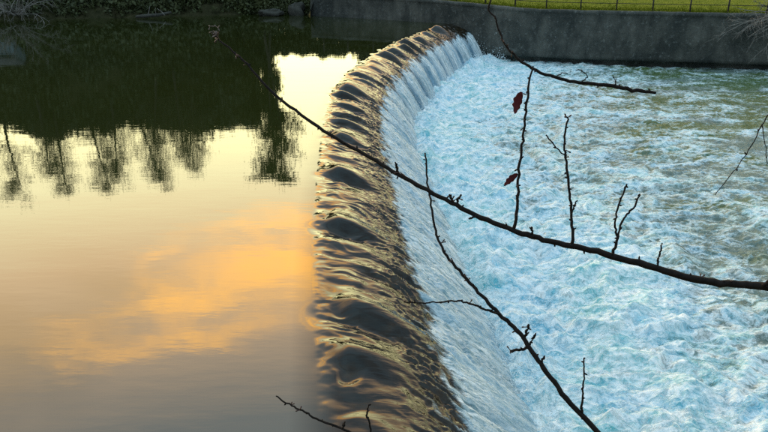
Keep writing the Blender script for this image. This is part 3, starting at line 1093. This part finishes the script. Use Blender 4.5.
def limb(pts, name, parent, mat=M_BARK, sides=8, n=None, budgap=None, wob=0.05):
    """pts: (px, py, depth, radius in photo px)"""
    a = np.array(pts, float)
    P = np.array([pt(*q[:3]) for q in a]) - T0
    rad = 0.86 * a[:, 3] * a[:, 2] / FPX
    n = n or len(a) * 5
    Q = resample(np.concatenate([P, rad[:, None]], 1), n)
    Q[1:-1, :3] += rng.normal(0, 0.0013, (n - 2, 3))
    mb = MB()
    kn = 1 + 0.16 * np.abs(perlin(np.arange(n) * 0.9, np.full(n, len(COL.objects) * 0.37), 3))
    mb.tube(Q[:, :3], np.maximum(Q[:, 3], 0.0007) * kn, sides, wob)
    if budgap:          # leaf scars and small spurs along the wood belong to the stick
        dist = np.concatenate([[0], np.cumsum(np.linalg.norm(np.diff(Q[:, :3], axis=0), axis=1))])
        s = rng.uniform(0.3, 1) * budgap
        while s < dist[-1]:
            i = min(int(np.searchsorted(dist, s)), n - 1)
            dvec = rng.normal(0, 1, 3)
            dvec /= np.linalg.norm(dvec)
            ln = rng.uniform(0.004, 0.010)
            c = Q[i, :3]
            mb.tube([c, c + dvec * (Q[i, 3] + ln * .5), c + dvec * (Q[i, 3] + ln)], [0.0021, 0.0026, 0.0006], 5)
            s += budgap * rng.uniform(.4, 1.6)
    return mb.build(name, mat, parent), Q


def buds(parent, p, n, spread, size, mat, name="bud"):
    for k in range(n):
        mb = MB()
        d = rng.normal(0, 1, 3)
        d /= np.linalg.norm(d)
        c = pt(*p) - T0
        e = c + d * spread * rng.uniform(.6, 1.2)
        mb.tube([c, c + (e - c) * .5, c + (e - c) * .8, e, e + d * size * .8], [.0012, .0014, size * .5, size * .6, size * .12], 6)
        mb.build(name, mat, parent)


def leaf(parent, p, tip, width):
    """a hanging curled leaf from p to tip (photo px at a depth)"""
    a, b = pt(*p) - T0, pt(*tip) - T0
    ax = b - a
    side = np.cross(ax, F3)
    side /= np.linalg.norm(side)
    nrm = np.cross(side, ax)
    nrm /= np.linalg.norm(nrm)
    v, f = [], []
    N = 9
    for i in range(N):
        u = i / (N - 1)
        w_ = width * math.sin(math.pi * min(1, (u + .03) ** .8 * .97)) ** .85
        c = a + ax * u + nrm * width * .5 * math.sin(u * 3.1)
        e1 = 1.0 + .18 * math.sin(u * 23)
        v += [c + side * w_ * .75 * e1 + nrm * w_ * .30, c + side * .4 * w_ + nrm * w_ * .06, c, c - side * .6 * w_ + nrm * w_ * .05, c - side * w_ * 1.15 * e1 - nrm * w_ * .25]
    for i in range(N - 1):
        for j in range(4):
            f.append((i * 5 + j, i * 5 + j + 1, (i + 1) * 5 + j + 1, (i + 1) * 5 + j))
    o = mesh_np("leaf", np.array(v), np.array(f), M_REDLEAF, parent)
    m = o.modifiers.new("thickness", 'SOLIDIFY')
    m.thickness = 0.0006
    tag(o, 'small dark red withered leaf')
    return o


# trunk, right of the frame
mb = MB()
tp = resample(np.array([(0, 0, -0.15), (0.02, .02, .35), (-.02, .1, .9), (.03, .12, 1.5), (.0, .2, 2.2), (-.1, .3, 3.0)]), 22)
mb.tube(tp, np.linspace(.085, .03, 22), 12, .06)
mb.build("trunk", M_BARK, TREE)


def near_trunk(i):
    w_ = tp[i] + T0
    return w_


def topx(w_):
    r_ = w_ - np.array([0, 0, H])
    dep = r_ @ F3
    return (384 + FPX * (r_ @ R3) / dep, 216 - FPX * (r_ @ U3) / dep, dep)


# --- main branch
D0 = 1.9
main, Q = limb([(212, 33, 2.35, 1.0), (228, 47, 2.33, 1.1), (245, 62, 2.31, 1.2), (270, 90, 2.28, 1.5), (300, 114, 2.24, 1.7), (330, 134, 2.2, 1.9), (365, 155, 2.16, 2.1),
                (395, 172, 2.12, 2.3), (425, 189, 2.09, 2.4), (455, 204, 2.06, 2.5), (480, 217, 2.04, 2.7), (515, 231, 2.01, 2.9), (545, 240, 1.99, 3.0), (573, 246, 1.97, 3.2),
                (610, 255, 1.95, 3.6), (655, 268, 1.92, 3.9), (700, 280, 1.89, 4.1), (735, 284, 1.87, 4.2), (768, 287, 1.85, 4.6), (840, 300, 1.8, 6), (950, 335, 1.7, 8),
                (1090, 390, 1.62, 11)], "branch", TREE, budgap=0.055)
TW = []


def twig(pts, parent=main, gap=0.03, sides=6):
    o, q = limb(pts, "twig", parent, sides=sides, budgap=gap)
    TW.append(o)
    return o


t1 = twig([(514, 231, 2.01, 2.0), (517, 205, 2.0, 1.7), (519, 172, 1.99, 1.5), (522, 145, 1.98, 1.4), (525, 118, 1.97, 1.3), (528, 92, 1.96, 1.3), (533, 66, 1.95, .9)])
t2 = twig([(573, 246, 1.97, 2.0), (572, 222, 1.96, 1.7), (570, 196, 1.955, 1.5), (566, 165, 1.95, 1.4), (565, 140, 1.945, 1.2), (567, 117, 1.94, 1.0)])
twig([(566, 158, 1.95, .9), (556, 147, 1.94, .8), (546, 135, 1.93, .8)], gap=.05)
twig([(571, 213, 1.96, 1.0), (575, 205, 1.95, .9), (577, 200, 1.945, .7)], gap=.05)
twig([(613, 255, 1.95, 1.8), (617, 238, 1.945, 1.4), (615, 222, 1.94, 1.1), (619, 205, 1.93, 1.0), (627, 184, 1.92, .9)])
twig([(617, 238, 1.945, 1.2), (624, 218, 1.95, 1.2), (634, 207, 1.955, 1.1), (640, 194, 1.96, .9)])
twig([(657, 268, 1.92, 1.6), (659, 256, 1.915, 1.2), (662, 243, 1.91, .9)], gap=.04)
twig([(533, 237, 2.0, 1.3), (532, 232, 1.99, 1.2), (532, 227, 1.985, 1.2)], gap=.1)
twig([(398, 173, 2.12, 1.3), (397, 168, 2.11, 1.4), (396, 164, 2.10, 1.3)], gap=.1)
twig([(452, 202, 2.06, 1.4), (451, 197, 2.05, 1.5), (450, 195, 2.05, 1.4)], gap=.1)
twig([(457, 203, 2.06, 1.4), (458, 199, 2.05, 1.5), (461, 195, 2.045, 1.2)], gap=.1)
twig([(478, 215, 2.04, 1.2), (472, 218, 2.03, 1.2), (469, 218, 2.02, 1.0)], gap=.1)
twig([(760, 288, 1.855, 2.6), (768, 282, 1.84, 2.0), (778, 274, 1.83, 1.8)], gap=.04)
for p in [(210, 26, 2.35), (213, 31, 2.36), (216, 35, 2.34), (218, 28, 2.35)]:
    buds(main, p, 4, .013, .0042, M_DRYBLOOM, "withered_blossom")
buds(main, (218, 38, 2.34), 5, .022, .005, M_BUD)
for p in [(236, 54, 2.32), (240, 58, 2.32), (247, 64, 2.31), (283, 101, 2.26), (330, 133, 2.2), (400, 172, 2.11), (452, 200, 2.05), (458, 198, 2.05), (700, 278, 1.89), (733, 281, 1.87)]:
    buds(main, p, 2, .016, .0042, M_BUD)
for p in [(526, 95, 1.96), (523, 128, 1.975), (520, 160, 1.985), (518, 185, 1.99)]:
    buds(t1, p, 2, .012, .0038, M_BUD)
for p in [(567, 118, 1.94), (566, 150, 1.95), (566, 157, 1.95), (571, 205, 1.96)]:
    buds(t2, p, 2, .012, .0042, M_BUD)
leaf(main, (522, 92, 1.965), (515, 114, 1.95), 0.0135)
leaf(main, (518, 174, 1.99), (504, 186, 1.97), 0.0095)
# --- lower branch
low, Q = limb([(425, 153, 2.25, .9), (427, 175, 2.24, 1.0), (430, 197, 2.22, 1.1), (434, 225, 2.2, 1.3), (440, 244, 2.18, 1.4), (450, 260, 2.16, 1.6), (468, 280, 2.14, 1.8), (484, 298, 2.12, 2.0),
               (502, 317, 2.1, 2.3), (520, 334, 2.08, 2.6), (534, 354, 2.06, 2.7), (549, 375, 2.04, 2.8), (570, 403, 2.02, 3.0), (598, 433, 2.0, 3.3), (660, 500, 1.95, 4.5),
               (760, 560, 1.88, 6), (900, 620, 1.82, 8), (1060, 660, 1.8, 10)], "branch", TREE, budgap=0.05)
twig([(499, 314, 2.1, 1.6), (484, 309, 2.09, 1.3), (468, 303, 2.08, 1.1), (450, 301, 2.07, 1.0), (428, 303, 2.06, .8), (404, 302, 2.05, .7)], low)
twig([(582, 413, 2.01, 1.5), (583, 395, 2.0, 1.1), (584, 377, 1.99, .9), (584, 358, 1.985, .8)], low)
twig([(524, 339, 2.08, 1.7), (527, 331, 2.07, 1.5), (529, 325, 2.06, 1.5)], low, .02)
twig([(529, 346, 2.07, 1.6), (533, 338, 2.06, 1.4), (535, 335, 2.055, 1.4)], low, .02)
twig([(527, 348, 2.07, 1.7), (519, 350, 2.06, 1.5), (510, 351, 2.05, 1.6)], low, .03)
twig([(541, 362, 2.05, 1.2), (543, 359, 2.045, 1.3), (544, 357, 2.04, 1.0)], low, .05)
for p in [(426, 160, 2.25), (431, 200, 2.22), (441, 243, 2.18), (466, 276, 2.14), (468, 281, 2.14), (453, 261, 2.16), (527, 327, 2.07), (510, 350, 2.05), (470, 303, 2.08)]:
    buds(low, p, 2, .014, .004, M_BUD)
# --- lowest branch, just entering at the bottom
bot, Q = limb([(276, 396, 2.1, .8), (290, 405, 2.09, 1.0), (304, 412, 2.08, 1.1), (320, 420, 2.07, 1.2), (338, 427, 2.06, 1.4), (352, 433, 2.05, 1.5), (400, 455, 2.03, 2.2), (500, 510, 2.0, 3.4),
               (660, 580, 1.95, 5), (850, 650, 1.9, 7), (1040, 690, 1.88, 9)], "branch", TREE, budgap=0.04)
twig([(372, 446, 2.04, 1.4), (370, 425, 2.03, 1.1), (367, 414, 2.03, 1.1), (369, 405, 2.02, .9)], bot, .025)
twig([(342, 429, 2.055, 1.1), (344, 425, 2.05, 1.0), (345, 422, 2.05, .9)], bot, .04)
for p in [(291, 405, 2.09), (300, 410, 2.08), (367, 413, 2.03)]:
    buds(bot, p, 2, .012, .0036, M_BUD)
# --- hanging branch entering from the top
top, Q = limb([(1075, -330, 1.9, 8), (900, -330, 1.95, 6), (740, -260, 2.0, 4.5), (600, -150, 2.08, 2.8), (520, -60, 2.12, 1.8), (490, 2, 2.15, 1.0), (495, 18, 2.15, 1.0), (500, 34, 2.15, 1.1), (506, 46, 2.14, 1.2), (517, 58, 2.13, 1.4), (535, 70, 2.12, 1.6), (560, 79, 2.1, 1.8),
               (585, 83, 2.09, 1.9), (610, 86, 2.08, 2.1), (635, 90, 2.07, 2.1), (656, 93, 2.06, 1.5)], "branch", TREE, budgap=0.05)
twig([(556, 78, 2.1, .7), (561, 73, 2.09, .6), (568, 74, 2.08, .5)], top, .1)
twig([(582, 82, 2.09, .7), (587, 77, 2.08, .6), (582, 71, 2.07, .5), (576, 70, 2.07, .4)], top, .1)
twig([(614, 86, 2.08, .7), (616, 81, 2.07, .6), (613, 77, 2.07, .5)], top, .1)
for p in [(503, 40, 2.145), (507, 48, 2.14), (512, 54, 2.135)]:
    buds(top, p, 2, .010, .0035, M_BUD)
# --- thin hanging shoots at the right edge
side, Q = limb([(1075, 60, 1.9, 6), (950, 40, 1.95, 4), (850, 55, 2.0, 2), (790, 90, 2.05, 1.0), (766, 118, 2.07, .7), (752, 145, 2.08, .6), (735, 170, 2.09, .5), (715, 195, 2.1, .4)], "branch", TREE, sides=6, budgap=.08)
twig([(762, 124, 2.07, .6), (765, 145, 2.07, .5), (767, 165, 2.07, .4)], side, .1)
